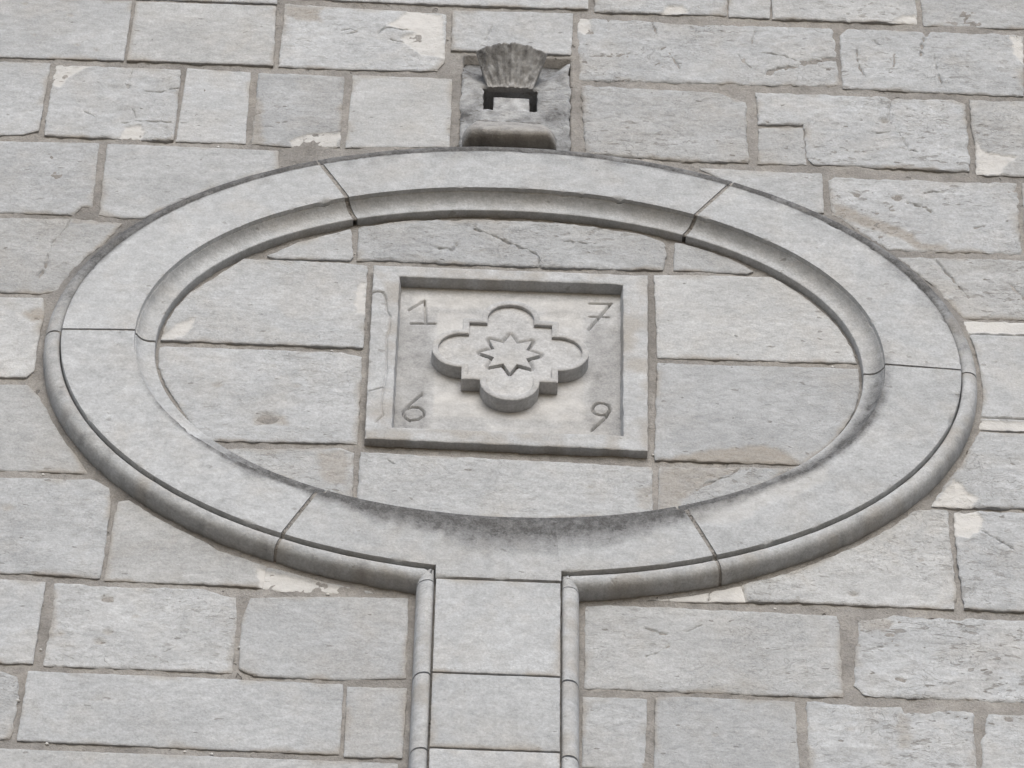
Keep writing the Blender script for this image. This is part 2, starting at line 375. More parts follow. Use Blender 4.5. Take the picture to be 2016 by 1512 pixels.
# the oval: inner and outer edge of its flat band
EI = (0.0001, -0.0181, 0.9175, 0.6400, 2.06)
EO = (0.0045, -0.0279, 1.0993, 0.8074, 2.0)
def ov(e, th, grow=0.0):
    c, s = np.cos(th), np.sin(th); p = 2.0/e[4]
    return np.stack([e[0]+(e[2]+grow)*np.sign(c)*np.abs(c)**p, e[1]+(e[3]+grow)*np.sign(s)*np.abs(s)**p], -1)
def ovF(e, x, z, grow=0.0):
    return (np.abs((x-e[0])/(e[2]+grow))**e[4] + np.abs((z-e[1])/(e[3]+grow))**e[4])**(1/e[4])

# ---------------------------------------------------------------- materials
def nd(nt, t, **k):
    n = nt.nodes.new(t)
    for a, b in k.items(): setattr(n, a, b)
    return n
def noise(nt, vec, scale, detail=4, rough=.55, dist=0.0):
    n = nd(nt, 'ShaderNodeTexNoise'); n.inputs['Scale'].default_value = scale; n.inputs['Detail'].default_value = detail
    n.inputs['Roughness'].default_value = rough; n.inputs['Distortion'].default_value = dist
    nt.links.new(vec, n.inputs['Vector']); return n.outputs['Fac']
def ramp(nt, fac, a, b, lo=0.0, hi=1.0):
    n = nd(nt, 'ShaderNodeMapRange'); n.inputs[1].default_value = a; n.inputs[2].default_value = b
    n.inputs[3].default_value = lo; n.inputs[4].default_value = hi
    nt.links.new(fac, n.inputs[0]); return n.outputs[0]
def math_(nt, op, a, b):
    n = nd(nt, 'ShaderNodeMath', operation=op)
    for i, v in enumerate((a, b)):
        if isinstance(v, (int, float)): n.inputs[i].default_value = v
        else: nt.links.new(v, n.inputs[i])
    return n.outputs[0]
def mixc(nt, fac, a, b, mode='MIX'):
    n = nd(nt, 'ShaderNodeMix', data_type='RGBA', blend_type=mode)
    if isinstance(fac, (int, float)): n.inputs[0].default_value = fac
    else: nt.links.new(fac, n.inputs[0])
    for i, v in ((6, a), (7, b)):
        if isinstance(v, tuple): n.inputs[i].default_value = (*v, 1)
        else: nt.links.new(v, n.inputs[i])
    return n.outputs[2]
def stone_mat(name, ca, cb, cw, streak=2.0, bump=.6, speck=1.0, var=.14):
    m = bpy.data.materials.new(name); m.use_nodes = True; nt = m.node_tree; nt.nodes.clear()
    out = nd(nt, 'ShaderNodeOutputMaterial'); bs = nd(nt, 'ShaderNodeBsdfPrincipled')
    nt.links.new(bs.outputs[0], out.inputs[0])
    tc = nd(nt, 'ShaderNodeTexCoord'); oi = nd(nt, 'ShaderNodeObjectInfo')
    mp = nd(nt, 'ShaderNodeVectorMath', operation='MULTIPLY_ADD'); mp.inputs[1].default_value = (37., 11., 53.)
    cb_ = nd(nt, 'ShaderNodeCombineXYZ')
    for i in range(3): nt.links.new(oi.outputs['Random'], cb_.inputs[i])
    nt.links.new(cb_.outputs[0], mp.inputs[0]); nt.links.new(tc.outputs['Object'], mp.inputs[2])
    v = mp.outputs[0]
    at = nd(nt, 'ShaderNodeAttribute', attribute_name='wear'); sep = nd(nt, 'ShaderNodeSeparateColor'); nt.links.new(at.outputs['Color'], sep.inputs[0])
    pale, earth, soot_tone = sep.outputs; rgh = at.outputs['Alpha']  # third channel: soot, painted shade by the fan, grey toning of the panel
    ms = nd(nt, 'ShaderNodeMapping'); ms.inputs['Scale'].default_value = (1, 1, streak); nt.links.new(v, ms.inputs[0]); vs_ = ms.outputs[0]
    big = noise(nt, vs_, 4.0, 4, .6, .5); mid = noise(nt, vs_, 30, 4, .7); fine = noise(nt, v, 170, 3, .75)
    warm = noise(nt, v, 6, 4, .65, .4)
    c = mixc(nt, ramp(nt, big, .32, .68), ca, cb)
    c = mixc(nt, ramp(nt, warm, .48, .72, 0, .75), c, cw)
    c = mixc(nt, 1.0, c, ramp(nt, mid, .28, .72, .80, 1.14), 'MULTIPLY')
    c = mixc(nt, 1.0, c, ramp(nt, fine, .25, .75, .78, 1.16), 'MULTIPLY')
    c = mixc(nt, 1.0, c, ramp(nt, oi.outputs['Random'], 0, 1, 1-var, 1+var*.5), 'MULTIPLY')
    c = mixc(nt, ramp(nt, math_(nt, 'FRACT', math_(nt, 'MULTIPLY', oi.outputs['Random'], 7.31), 0), .45, 1.0, 0, .45 if var > .1 else .15), c, mixc(nt, 1.0, c, (1.0, .97, .925), 'MULTIPLY'))
    # pores and weather specks
    vo = nd(nt, 'ShaderNodeTexVoronoi'); vo.inputs['Scale'].default_value = 24; vo.inputs['Randomness'].default_value = 1.0
    wv = nd(nt, 'ShaderNodeVectorMath', operation='MULTIPLY_ADD'); wv.inputs[1].default_value = (.03, .03, .03)
    nc = nd(nt, 'ShaderNodeTexNoise'); nc.inputs['Scale'].default_value = 45; nc.inputs['Detail'].default_value = 2; nt.links.new(vs_, nc.inputs['Vector'])
    nt.links.new(nc.outputs['Color'], wv.inputs[0]); nt.links.new(vs_, wv.inputs[2]); nt.links.new(wv.outputs[0], vo.inputs['Vector'])
    vsel = nd(nt, 'ShaderNodeSeparateColor'); nt.links.new(vo.outputs['Color'], vsel.inputs[0])
    rad_ = ramp(nt, vsel.outputs[0], .62, 1.0, .0, .22)
    sp = ramp(nt, math_(nt, 'SUBTRACT', rad_, vo.outputs['Distance']), .0, .06)
    c = mixc(nt, math_(nt, 'MULTIPLY', sp, ramp(nt, rgh, 0, 1, .40*speck, .80*speck)), c, (.19, .18, .165))
    # flaked plates: thin ledges where layers have come away
    pl = noise(nt, vs_, 11, 4, .62, .9)
    fr = math_(nt, 'FRACT', math_(nt, 'MULTIPLY', pl, 9.0), 0)
    ledge = ramp(nt, fr, .0, .16)                       # rises sharply, then flat
    zone = math_(nt, 'MULTIPLY', ramp(nt, noise(nt, v, 5, 2), .44, .60), ramp(nt, rgh, .1, .8))
    lip = math_(nt, 'MULTIPLY', ramp(nt, math_(nt, 'ABSOLUTE', math_(nt, 'SUBTRACT', fr, .07), 0), .07, .0), zone)
    c = mixc(nt, math_(nt, 'MULTIPLY', lip, .60*speck), c, (.25, .24, .225))
    mf = nd(nt, 'ShaderNodeMapping'); mf.inputs['Scale'].default_value = (.55, 1, 1.25); mf.inputs['Location'].default_value = (3.1, 7.7, 1.3); nt.links.new(v, mf.inputs[0])
    fl = math_(nt, 'MULTIPLY', ramp(nt, noise(nt, mf.outputs[0], 48, 3, .6, .4), .585, .64), ramp(nt, rgh, .3, .85, .12, 1.0))
    fl = math_(nt, 'MULTIPLY', fl, ramp(nt, noise(nt, v, 3.5, 2), .40, .56))
    c = mixc(nt, math_(nt, 'MULTIPLY', fl, .62*speck), c, (.215, .205, .19))
    c = mixc(nt, math_(nt, 'MULTIPLY', earth, ramp(nt, mid, .2, .7, .55, 1.0)), c, mixc(nt, ramp(nt, fine, .3, .7), (.285, .257, .222), (.385, .355, .315)))
    c = mixc(nt, math_(nt, 'MULTIPLY', pale, ramp(nt, warm, .35, .62, 1.0, .6)), c, mixc(nt, ramp(nt, mid, .3, .7), (.60, .595, .58), (.68, .675, .66)))
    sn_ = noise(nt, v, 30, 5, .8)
    sm = math_(nt, 'MULTIPLY', math_(nt, 'POWER', soot_tone, .8), ramp(nt, sn_, .3, .62, .62, 1.0))
    sm = math_(nt, 'ADD', sm, math_(nt, 'MULTIPLY', ramp(nt, soot_tone, .02, .5), ramp(nt, sn_, .52, .66, 0, .22)))
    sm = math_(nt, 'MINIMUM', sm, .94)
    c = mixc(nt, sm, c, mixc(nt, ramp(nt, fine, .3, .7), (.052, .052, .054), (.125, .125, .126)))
    nt.links.new(c, bs.inputs['Base Color'])
    bs.inputs['Roughness'].default_value = .92; bs.inputs['Specular IOR Level'].default_value = .25
    h = math_(nt, 'ADD', math_(nt, 'MULTIPLY', fine, .75), math_(nt, 'MULTIPLY', mid, ramp(nt, rgh, 0, 1, .35, 1.2)))
    h = math_(nt, 'ADD', h, math_(nt, 'MULTIPLY', math_(nt, 'MULTIPLY', ledge, zone), 1.1*speck))
    h = math_(nt, 'SUBTRACT', h, math_(nt, 'MULTIPLY', sp, .8*speck))
    h = math_(nt, 'SUBTRACT', h, math_(nt, 'MULTIPLY', fl, .8*speck))
    b = nd(nt, 'ShaderNodeBump'); b.inputs['Strength'].default_value = bump; b.inputs['Distance'].default_value = .004
    nt.links.new(h, b.inputs['Height']); nt.links.new(b.outputs[0], bs.inputs['Normal'])
    return m
LIME = stone_mat('weathered_limestone', (.525, .545, .566), (.435, .452, .470), (.482, .481, .475))
DRESSED = stone_mat('dressed_limestone', (.525, .545, .566), (.445, .463, .481), (.497, .496, .490), 1.5, .5, .75, .09)
CARVED = stone_mat('carved_limestone', (.54, .55, .56), (.475, .482, .49), (.52, .511, .492), 1.4, .25, .25, .05)
MORTAR = stone_mat('lime_mortar', (.385, .374, .360), (.248, .239, .228), (.375, .356, .330), 1.0, 1.2, 1.1, .0)
GRITM = stone_mat('white_grit', (.70, .70, .69), (.62, .62, .61), (.66, .65, .63), 1.0, .3, 0, .0)

# ---------------------------------------------------------------- objects
COL = scene.collection
def empty(name, loc, label, cat, kind=None):
    o = bpy.data.objects.new(name, None); COL.objects.link(o); o.location = loc; o.empty_display_size = .2
    o['label'] = label; o['category'] = cat
    return o
def link(name, verts, faces, mat, parent, wear=None, smooth=None, origin=None, alpha=.2):
    """verts in wall coordinates (x right, h out of the wall, z up, from the medallion centre)"""
    v = np.asarray(verts, float); w = np.stack([v[:, 0], -v[:, 1], v[:, 2]+ZC], 1)
    org = w.mean(0) if origin is None else np.array(origin)
    me = bpy.data.meshes.new(name); me.from_pydata((w-org).tolist(), [], faces)
    if wear is not None:
        at = me.color_attributes.new('wear', 'FLOAT_COLOR', 'POINT')
        at.data.foreach_set('color', np.column_stack([wear, np.full(len(v), alpha)]).astype(np.float32).ravel())
    if smooth is None: me.polygons.foreach_set('use_smooth', np.ones(len(faces), bool))
    else: me.polygons.foreach_set('use_smooth', smooth)
    me.materials.append(mat); me.update()
    o = bpy.data.objects.new(name, me); COL.objects.link(o); o.parent = parent
    po = np.array(parent.location) if parent is not None else np.zeros(3)
    pp = parent
    while pp is not None and pp.parent is not None: pp = pp.parent; po = po+np.array(pp.location)
    o.location = Vector(org-po)
    return o
def slab(outline, holes=(), h0=0.0, back=-.03, step=.007, rough=.3, seed=0, edge=.004, drop=.003, jit=.0016, cracks=None, hfun=None, sfun=None, efun=None, pfun=None, taper=0.0, use_wear=True, hole_back=None, ostep=None):
    """a stone: ragged outline, relief on its face, softened arris, side walls"""
    ostep = ostep or max(step*1.1, .006)
    rings = []
    for k, p in enumerate([outline]+list(holes)):
        q = densify(np.asarray(p, float), ostep)
        if jit:
            q = q + np.stack([jit*fbm(q[:, 0]*38, q[:, 1]*38, seed+k, 3), jit*fbm(q[:, 0]*38+31, q[:, 1]*38, seed+k+5, 3)], 1)
        keep = [0]
        for i in range(1, len(q)):
            if np.hypot(*(q[i]-q[keep[-1]])) > ostep*.3: keep.append(i)
        rings.append(q[keep])
    pts = [q for q in rings]
    def inside(x, z):
        m = in_poly(x, z, rings[0])
        for q in rings[1:]: m &= ~in_poly(x, z, q)
        return m
    def dist(x, z):
        d = seg_dist(x, z, rings[0])
        for q in rings[1:]: d = np.minimum(d, seg_dist(x, z, q))
        return d
    cand = []
    if edge > 0:
        for k, q in enumerate(rings):
            t = np.roll(q, -1, 0)-np.roll(q, 1, 0); t /= np.maximum(np.hypot(t[:, 0], t[:, 1]), 1e-9)[:, None]
            for off in (edge*.35, edge):
                for sg in (1, -1):
                    c = q + sg*off*np.stack([-t[:, 1], t[:, 0]], 1)
                    m = inside(c[:, 0], c[:, 1]); c = c[m]
                    if len(c): cand.append(c[dist(c[:, 0], c[:, 1]) > off*.85])
    rng = np.random.default_rng(seed+3)
    lo, hi = rings[0].min(0), rings[0].max(0)
    gx, gz = np.meshgrid(np.arange(lo[0], hi[0], step), np.arange(lo[1], hi[1], step*.87))
    gx[1::2] += step/2
    g = np.stack([gx.ravel(), gz.ravel()], 1) + rng.uniform(-.18, .18, (gx.size, 2))*step
    g = g[inside(g[:, 0], g[:, 1])]
    if len(g): g = g[dist(g[:, 0], g[:, 1]) > edge+step*.45]
    for pp, w, d in (cracks if cracks is not None else CRACK):
        if (pp.max(0) < lo).any() or (pp.min(0) > hi).any(): continue
        q = densify(pp, .004, False); t = np.gradient(q, axis=0); t /= np.maximum(np.hypot(t[:, 0], t[:, 1]), 1e-9)[:, None]
        nn = np.stack([-t[:, 1], t[:, 0]], 1)
        if len(g): g = g[seg_dist(g[:, 0], g[:, 1], pp, False) > w*.8]
        for s in (0, .27, -.27, .62, -.62):
            c = q+nn*s*w; c = c[inside(c[:, 0], c[:, 1])]
            if len(c): c = c[dist(c[:, 0], c[:, 1]) > edge*.6]
            cand.append(c)
    if use_wear:
        for pp in PALEQ+[e[0] for e in EARTHQ]:
            if (pp.max(0) < lo).any() or (pp.min(0) > hi).any(): continue
            if len(g): g = g[seg_dist(g[:, 0], g[:, 1], pp) > .0035]
            t = np.roll(pp, -1, 0)-np.roll(pp, 1, 0); t /= np.maximum(np.hypot(t[:, 0], t[:, 1]), 1e-9)[:, None]
            for s in (-.0015, .0015):
                c = pp+np.stack([-t[:, 1], t[:, 0]], 1)*s; c = c[inside(c[:, 0], c[:, 1])]
                if len(c): c = c[dist(c[:, 0], c[:, 1]) > edge*.6]
                cand.append(c)
    allp = np.concatenate(pts+[c for c in cand if len(c)]+[g])
    edges, base = [], 0
    for q in rings:
        n = len(q); edges += [(base+i, base+(i+1) % n) for i in range(n)]; base += n
    nb = base
    ov_, _, of, orig, _, _ = delaunay_2d_cdt([Vector(p) for p in allp], edges, [], 0, 1e-6)
    P = np.array([(v.x, v.y) for v in ov_]); F = np.array([tuple(f) for f in of if len(f) == 3])
    cen = P[F].mean(1); F = F[inside(cen[:, 0], cen[:, 1])]
    a = P[F]; ar = (a[:, 1, 0]-a[:, 0, 0])*(a[:, 2, 1]-a[:, 0, 1])-(a[:, 1, 1]-a[:, 0, 1])*(a[:, 2, 0]-a[:, 0, 0])
    F = F[np.abs(ar) > 1e-9]
    x, z = P[:, 0], P[:, 1]
    d = dist(x, z)
    h = np.full(len(P), h0)
    sx = seed*.37
    n1 = fbm(x*9+sx, z*15+sx, seed, 5); n2 = fbm(x*50+sx, z*75, seed+9, 3)
    tq = n1*2.6; fr = tq-np.floor(tq); terr = np.floor(tq)+np.clip((fr-.04)/.22, 0, 1)
    h += rough*(.0013*terr*np.clip(.6+1.6*fbm(x*4+sx, z*4, seed+6, 2), .1, 1.6) + .0010*n2) + .0007*fbm(x*9+sx, z*9, seed+2, 3) + .0003*n2
    if edge > 0:
        wob = 1+.8*rough*fbm(x*30, z*30, seed+4, 2)
        h -= drop*np.clip(1-d/(edge*1.05), 0, 1)**1.6*np.clip(wob, .3, 2.2)
    wear = np.zeros((len(P), 3))
    if use_wear:
        dh, pale, earth = wear_at(x, z); h += dh; wear[:, 0] = pale; wear[:, 1] = earth
        sm_ = np.clip((fbm(x*6+sx, z*6, seed+12, 3)-.05)*3, 0, 1)*np.clip(1-d/(.010+.016*np.clip(fbm(x*16, z*16, seed+13, 2)+.4, 0, 1)), 0, 1)
        wear[:, 1] = np.maximum(wear[:, 1], .75*sm_*(1-wear[:, 0]))
    if cracks is not None:
        for pp, w, dd in cracks: h -= dd*np.clip(1.45-1.35*seg_dist(x, z, pp, False)/(w/2), 0, 1)
    if hfun is not None: h = hfun(x, z, h)
    if efun is not None: wear[:, 1] = np.clip(np.maximum(wear[:, 1], efun(x, z)), 0, 1)
    if pfun is not None: wear[:, 0] = np.clip(pfun(x, z), 0, 1)
    if sfun is not None: wear[:, 2] = np.clip(sfun(x, z), 0, 1)
    verts = np.stack([x, h, z], 1)
    # orient front faces outward (towards -Y)
    a = P[F]; ar = (a[:, 1, 0]-a[:, 0, 0])*(a[:, 2, 1]-a[:, 0, 1])-(a[:, 1, 1]-a[:, 0, 1])*(a[:, 2, 0]-a[:, 0, 0])
    F = np.where((ar > 0)[:, None], F, F[:, ::-1])
    faces = F.tolist(); smooth = [True]*len(faces)
    # side walls on every open edge
    cnt = {}
    for f in faces:
        for i in range(3):
            cnt[(f[i], f[(i+1) % 3])] = 1
    vv, ww, nbase = [verts], [wear], len(verts)
    be = [e for e in cnt if (e[1], e[0]) not in cnt]
    idx = {}
    for e in be:
        for k in e:
            if k not in idx: idx[k] = len(idx)
    ks = np.array(list(idx.keys()))
    topv = verts[ks]; botv = topv.copy()
    bk = np.full(len(ks), back)
    if hole_back is not None and len(rings) > 1:
        nearh = np.minimum.reduce([seg_dist(topv[:, 0], topv[:, 2], q) for q in rings[1:]]) < seg_dist(topv[:, 0], topv[:, 2], rings[0])
        bk[nearh] = hole_back
        cc = rings[1].mean(0); botv[nearh, 0] -= taper*np.sign(botv[nearh, 0]-cc[0])*(np.abs(botv[nearh, 0]-cc[0]) > .9*np.ptp(rings[1][:, 0])/2)
    botv[:, 1] = bk
    vv += [topv, botv]; ww += [wear[ks], wear[ks]*np.array([0, 1, .6])]
    m = len(ks)
    for a_, b_ in be:
        i, j = idx[a_], idx[b_]
        faces.append([nbase+i, nbase+m+i, nbase+m+j, nbase+j]); smooth.append(False)
    return np.concatenate(vv), faces, np.concatenate(ww), np.array(smooth, bool)
def add_slab(name, mat, parent, outline, **k):
    v, f, w, s = slab(outline, **k)
    return link(name, v, f, mat, parent, w, s, alpha=k.get('rough', .3))
def tidy(poly, e, side, grow):
    """push the outline clear of the oval, leaving its mortar joint"""
    q = densify(M(poly), .008)
    t = np.roll(q, -1, 0)-np.roll(q, 1, 0); t /= np.maximum(np.hypot(t[:, 0], t[:, 1]), 1e-9)[:, None]
    area = np.sum(q[:, 0]*np.roll(q[:, 1], -1)-np.roll(q[:, 0], -1)*q[:, 1])
    q = q+.0024*np.sign(area)*np.stack([t[:, 1], -t[:, 0]], 1)
    if side == 'out': grow = grow+.020*np.clip((np.sin(np.arctan2((q[:, 1]-e[1])/e[3], (q[:, 0]-e[0])/e[2]))-.05)/.35, 0, 1)
    F = ovF(e, q[:, 0], q[:, 1], grow)
    m = F < 1 if side == 'out' else F > 1
    if m.any():
        c = np.array(e[:2]); q[m] = c+(q[m]-c)/F[m][:, None]
    return q

# ---------------------------------------------------------------- ground
gm = bpy.data.materials.new('paving_ground'); gm.use_nodes = True
nt = gm.node_tree; bs = nt.nodes['Principled BSDF']; tc = nd(nt, 'ShaderNodeTexCoord')
c = mixc(nt, ramp(nt, noise(nt, tc.outputs['Object'], 1.2, 8), .3, .7), (.112, .076, .043), (.138, .096, .057))
nt.links.new(c, bs.inputs['Base Color']); bs.inputs['Roughness'].default_value = .9
me = bpy.data.meshes.new('ground'); me.from_pydata([(-120, -120, 0), (120, -120, 0), (120, 120, 0), (-120, 120, 0)], [], [(0, 1, 2, 3)])
me.materials.append(gm); g = bpy.data.objects.new('ground', me); COL.objects.link(g); g['kind'] = 'structure'

# ---------------------------------------------------------------- the masonry wall
wall = empty('stone_wall', (0, 0, 0), 'tall pale grey wall of coursed limestone blocks with brownish mortar joints', 'wall')
def box(x0, x1, h0, h1, z0, z1):
    v = [(x, h, z) for x in (x0, x1) for h in (h0, h1) for z in (z0, z1)]
    f = [(0, 1, 3, 2), (4, 6, 7, 5), (0, 4, 5, 1), (2, 3, 7, 6), (0, 2, 6, 4), (1, 5, 7, 3)]
    return v, f
v, f = box(-6, 6, -.5, -.085, -ZC, 3.2)
link('wall_core', v, f, MORTAR, wall, smooth=np.zeros(6, bool))
# mortar bed: one rough sheet a little behind the stone faces
xs = np.concatenate([np.arange(-2.4, -1.5, .05), np.arange(-1.5, 1.5, .0085), np.arange(1.5, 2.41, .05)])
zs = np.concatenate([np.arange(-2.45, -1.55, .05), np.arange(-1.55, 1.75, .0085), np.arange(1.75, 2.4, .05)])
X, Z = np.meshgrid(xs, zs); x, z = X.ravel(), Z.ravel()
h = -.0056+.0032*fbm(x*5, z*5, 12, 2)+.0024*fbm(x*22, z*22, 3, 4)+.0016*fbm(x*90, z*90, 8, 2)
FO = ovF(EO, x, z, .046); ang = np.arctan2(z-EO[1], x-EO[0])
near = np.clip(1-np.abs(FO-1)/.035, 0, 1)
h = np.minimum(h, -.0018)
h += .004*near*(z < .3)
up_ = np.clip((np.sin(ang)-.1)/.25, 0, 1)
h += up_*.030*np.clip(1-(FO-1)/.036, 0, 1)**1.5*(FO > .97)      # weathered haunch of mortar over the roll
h[(np.abs(x+.003) < .325) & (np.abs(z+.01) < .325)] = -.07
h[(np.abs(x-.003) < .141) & (z > .86) & (z < 1.279)] = -.10
soot_tone = np.clip(1.5-np.abs(FO-1.0)/.034, 0, 1)*np.clip((np.sin(ang)-.12)*2.4, 0, 1)*np.where(x < .25, .95, .75)
wear = np.stack([np.zeros_like(h), np.zeros_like(h), soot_tone], 1)
nx, nz = len(xs), len(zs)
I = np.arange((nz-1)*nx).reshape(nz-1, nx)[:, :-1].ravel()
bed = link('mortar_bed', np.stack([x, h, z], 1), np.stack([I, I+1, I+nx+1, I+nx], 1).tolist(), MORTAR, wall, wear)
rnd = random.Random(5)
def top_soot(x, z):
    F = ovF(EO, x, z, .05); a = np.arctan2(z-EO[1], x-EO[0])
    return np.clip(1-(F-1)/.018, 0, 1)*np.clip((np.sin(a)-.2)*2, 0, 1)*.6
for i, (r, p) in enumerate(STONES):
    add_slab('stone', LIME, wall, tidy(p, EO, 'out', .058), rough=r, seed=100+i, h0=rnd.uniform(-.0025, .0025), edge=.0022+.003*r, drop=.0014+.0022*r, jit=.0012+.0030*r, sfun=top_soot)
for i, (r, p) in enumerate(INNER):
    add_slab('stone', LIME, wall, tidy(p, EI, 'in', -.058), rough=r, seed=300+i, h0=rnd.uniform(-.0002, .0020), edge=.0022+.003*r, drop=.0014+.0022*r, jit=.0012+.0030*r)
for i, (r, p) in enumerate(OUTLYING):
    add_slab('stone', LIME, wall, M(p), rough=r, seed=500+i, step=.03, edge=.006, ostep=.03, jit=.001, use_wear=False)
# white grit showing in the joints
ph = (1+5**.5)/2
iv = np.array([(-1, ph, 0), (1, ph, 0), (-1, -ph, 0), (1, -ph, 0), (0, -1, ph), (0, 1, ph), (0, -1, -ph), (0, 1, -ph), (ph, 0, -1), (ph, 0, 1), (-ph, 0, -1), (-ph, 0, 1)])/1.9
ifc = [(0, 11, 5), (0, 5, 1), (0, 1, 7), (0, 7, 10), (0, 10, 11), (1, 5, 9), (5, 11, 4), (11, 10, 2), (10, 7, 6), (7, 1, 8), (3, 9, 4), (3, 4, 2), (3, 2, 6), (3, 6, 8), (3, 8, 9), (4, 9, 5), (2, 4, 11), (6, 2, 10), (8, 6, 7), (9, 8, 1)]
for i, (gx_, gz_, gh) in enumerate(GRIT):
    rr = np.random.default_rng(i); q = iv*rr.uniform(.75, 1.2, (12, 1))*np.array([.0048, .0035, .0042])
    link('grit', q+np.array([gx_/1000., gh/1000.-.004, gz_/1000.]), ifc, GRITM, wall)

# ---------------------------------------------------------------- the oval surround
oval = empty('oval_surround', (0, 0, ZC-.03), 'raised oval stone surround of six curved blocks framing the carved date panel', 'stone surround')
rad = np.radians
J = [(-63.6, -64.2), (-1.1, -1.0), (60.2, 60.0), (116.8, 117.1), (179.7, 179.6), (241.6, 241.6)]   # joint angles inner / outer
XLc, XRc, ZN = -.1618, .1272, -.8635
INP = [(-.0505, -.03), (-.0502, .0155), (-.0495, .0182), (-.0480, .0190), (-.0430, .0191), (-.0370, .0193), (-.0310, .0200), (-.0250, .0216), (-.0190, .0245), (-.0135, .0288), (-.0090, .0335), (-.0058, .0385), (-.0040, .0415), (-.0016, .0418), (-.0012, .0423), (-.0006, .0532), (0.0, .0545)]
def oval_soot(th, s, x, z):
    sn = np.sin(th); base = np.zeros(len(x))
    low = np.clip((-sn-.55)/.4, 0, 1)
    nz_ = fbm(x*9, z*9, 77, 3)
    reach = .13+.50*np.clip(1-np.abs(x-.06)/.52, 0, 1)**.7+.12*nz_+.05*fbm(x*38, z*3, 78, 3)
    base += 1.3*np.clip(low*1.4, 0, 1)*np.clip(1.12-(s+.02)/np.maximum(reach, .05), 0, 1)**1.15                    # weathered black under the inner rim at the foot
    base += np.clip((-sn-.15)/.4, 0, 1)*np.clip(1-np.abs(s)/.08, 0, 1)*.8
    rt = np.clip(1.2-np.abs(th-rad(-30))/rad(32), 0, 1); base += rt*np.clip(1.4-np.abs(s+.07)/.14, 0, 1)*(1.15+.5*nz_)
    hi = np.clip((sn-.1)/.3, 0, 1); base += hi*np.clip((s-.955-.03*nz_)/.04, 0, 1)*.9
    base += hi*np.clip((s-.75)/.25, 0, 1)*.35*np.clip(nz_*3, 0, 1)
    return np.clip(base, 0, 1)
def voussoir(k):
    ti0, to0 = J[k]; ti1, to1 = J[(k+1) % 6]
    if k == 5: ti1 += 360; to1 += 360
    gap = .0032
    G = [.0048, .0036, .0050, .0056, .0038, .0048]; g0, g1 = G[k], G[(k+1) % 6]
    n = int(abs(ti1-ti0)/360*2*math.pi*1.0/.0085)
    u = np.linspace(0, 1, n)
    q1, q2 = np.degrees(1/.78), np.degrees(1/.95)
    ti = rad(ti0+g0*q1+(ti1-ti0-(g0+g1)*q1)*u); to = rad(to0+g0*q2+(to1-to0-(g0+g1)*q2)*u)
    pin, pout = ov(EI, ti), ov(EO, to)
    if k == 5:                                          # the foot block carries the neck of the strip below
        m = (pout[:, 0] > XLc) & (pout[:, 0] < XRc); w = np.where(m)[0]
        a, b = w[0], w[-1]
        pout[a:b+1, 1] = ZN; pout[a:b+1, 0] = np.linspace(XLc, XRc, b-a+1)
        cl, crn = np.array([XLc-.0002, ov(EO, to[a-1])[1]]), np.array([XRc+.0002, ov(EO, to[b+1])[1]])
        pin = np.concatenate([pin[:a], pin[a:a+1], pin[a:b+1], pin[b:b+1], pin[b+1:]])
        ti = np.concatenate([ti[:a], ti[a:a+1], ti[a:b+1], ti[b:b+1], ti[b+1:]])
        pout = np.concatenate([pout[:a], [cl], pout[a:b+1], [crn], pout[b+1:]])
    dirv = pout-pin; L = np.hypot(dirv[:, 0], dirv[:, 1]); dirn = dirv/L[:, None]
    if k == 5:
        c0 = pin-np.array(EI[:2]); g_ = np.stack([c0[:, 0]/EI[2]**2, c0[:, 1]/EI[3]**2], 1); dirn = g_/np.hypot(g_[:, 0], g_[:, 1])[:, None]
    cols = []; S = []
    for off, hh in INP: cols.append((pin+dirn*off, np.full(len(pin), hh))); S.append(np.full(len(pin), off/.17))
    for s in list(np.linspace(0, 1, 24)[1:-1]): cols.append((pin+dirv*s, np.full(len(pin), .055))); S.append(np.full(len(pin), s))
    cols.append((pin+dirv*(1-.0015/L)[:, None], np.full(len(pin), .0545))); S.append(np.full(len(pin), 1.0))
    cols.append((pout, np.full(len(pin), .052))); S.append(np.full(len(pin), 1.0))
    cols.append((pout, np.full(len(pin), .030))); S.append(np.full(len(pin), 1.0))
    cols.append((pout, np.full(len(pin), -.03))); S.append(np.full(len(pin), 1.0))
    m_, c_ = len(pin), len(cols)
    xz = np.stack([q[0] for q in cols], 1).reshape(-1, 2); hh = np.stack([q[1] for q in cols], 1).ravel(); ss = np.stack(S, 1).ravel()
    x, z = xz[:, 0], xz[:, 1]; th = np.repeat(ti, c_)
    nn = fbm(x*60+k, z*60, 40+k, 3)
    hh = hh+np.where(hh > .0, .0006*fbm(x*6, z*6, 30+k, 3)+.00035*nn, 0)
    chip = np.clip(fbm(x*24, z*24, 60+k, 4)-.42, 0, 1)*np.clip(1-np.minimum(np.abs(ss), np.abs(1-ss))/.05, 0, 1)
    hh -= .016*chip*(hh > .04)
    dh, pale, earth = wear_at(x, z)
    flat = (ss > 0) & (ss < 1)
    inner_sp = np.zeros(len(x))
    for p, d in SPALLQ: inner_sp = np.maximum(inner_sp, soft_in(x, z, p, .008))
    hh -= np.where(flat, inner_sp*(.003+.002*fbm(x*40, z*40, 3, 3)), 0)
    wear = np.stack([.35*inner_sp, np.zeros(len(x)), oval_soot((th+np.pi) % (2*np.pi)-np.pi, ss, x, z)*(1-.6*inner_sp)], 1)
    verts = np.stack([x, hh, z], 1)
    I = (np.arange(m_-1)[:, None]*c_+np.arange(c_-1)[None]).ravel()
    faces = np.stack([I, I+c_, I+c_+1, I+1], 1)
    a_ = verts[faces]; nrm = np.cross(a_[:, 1]-a_[:, 0], a_[:, 3]-a_[:, 0])
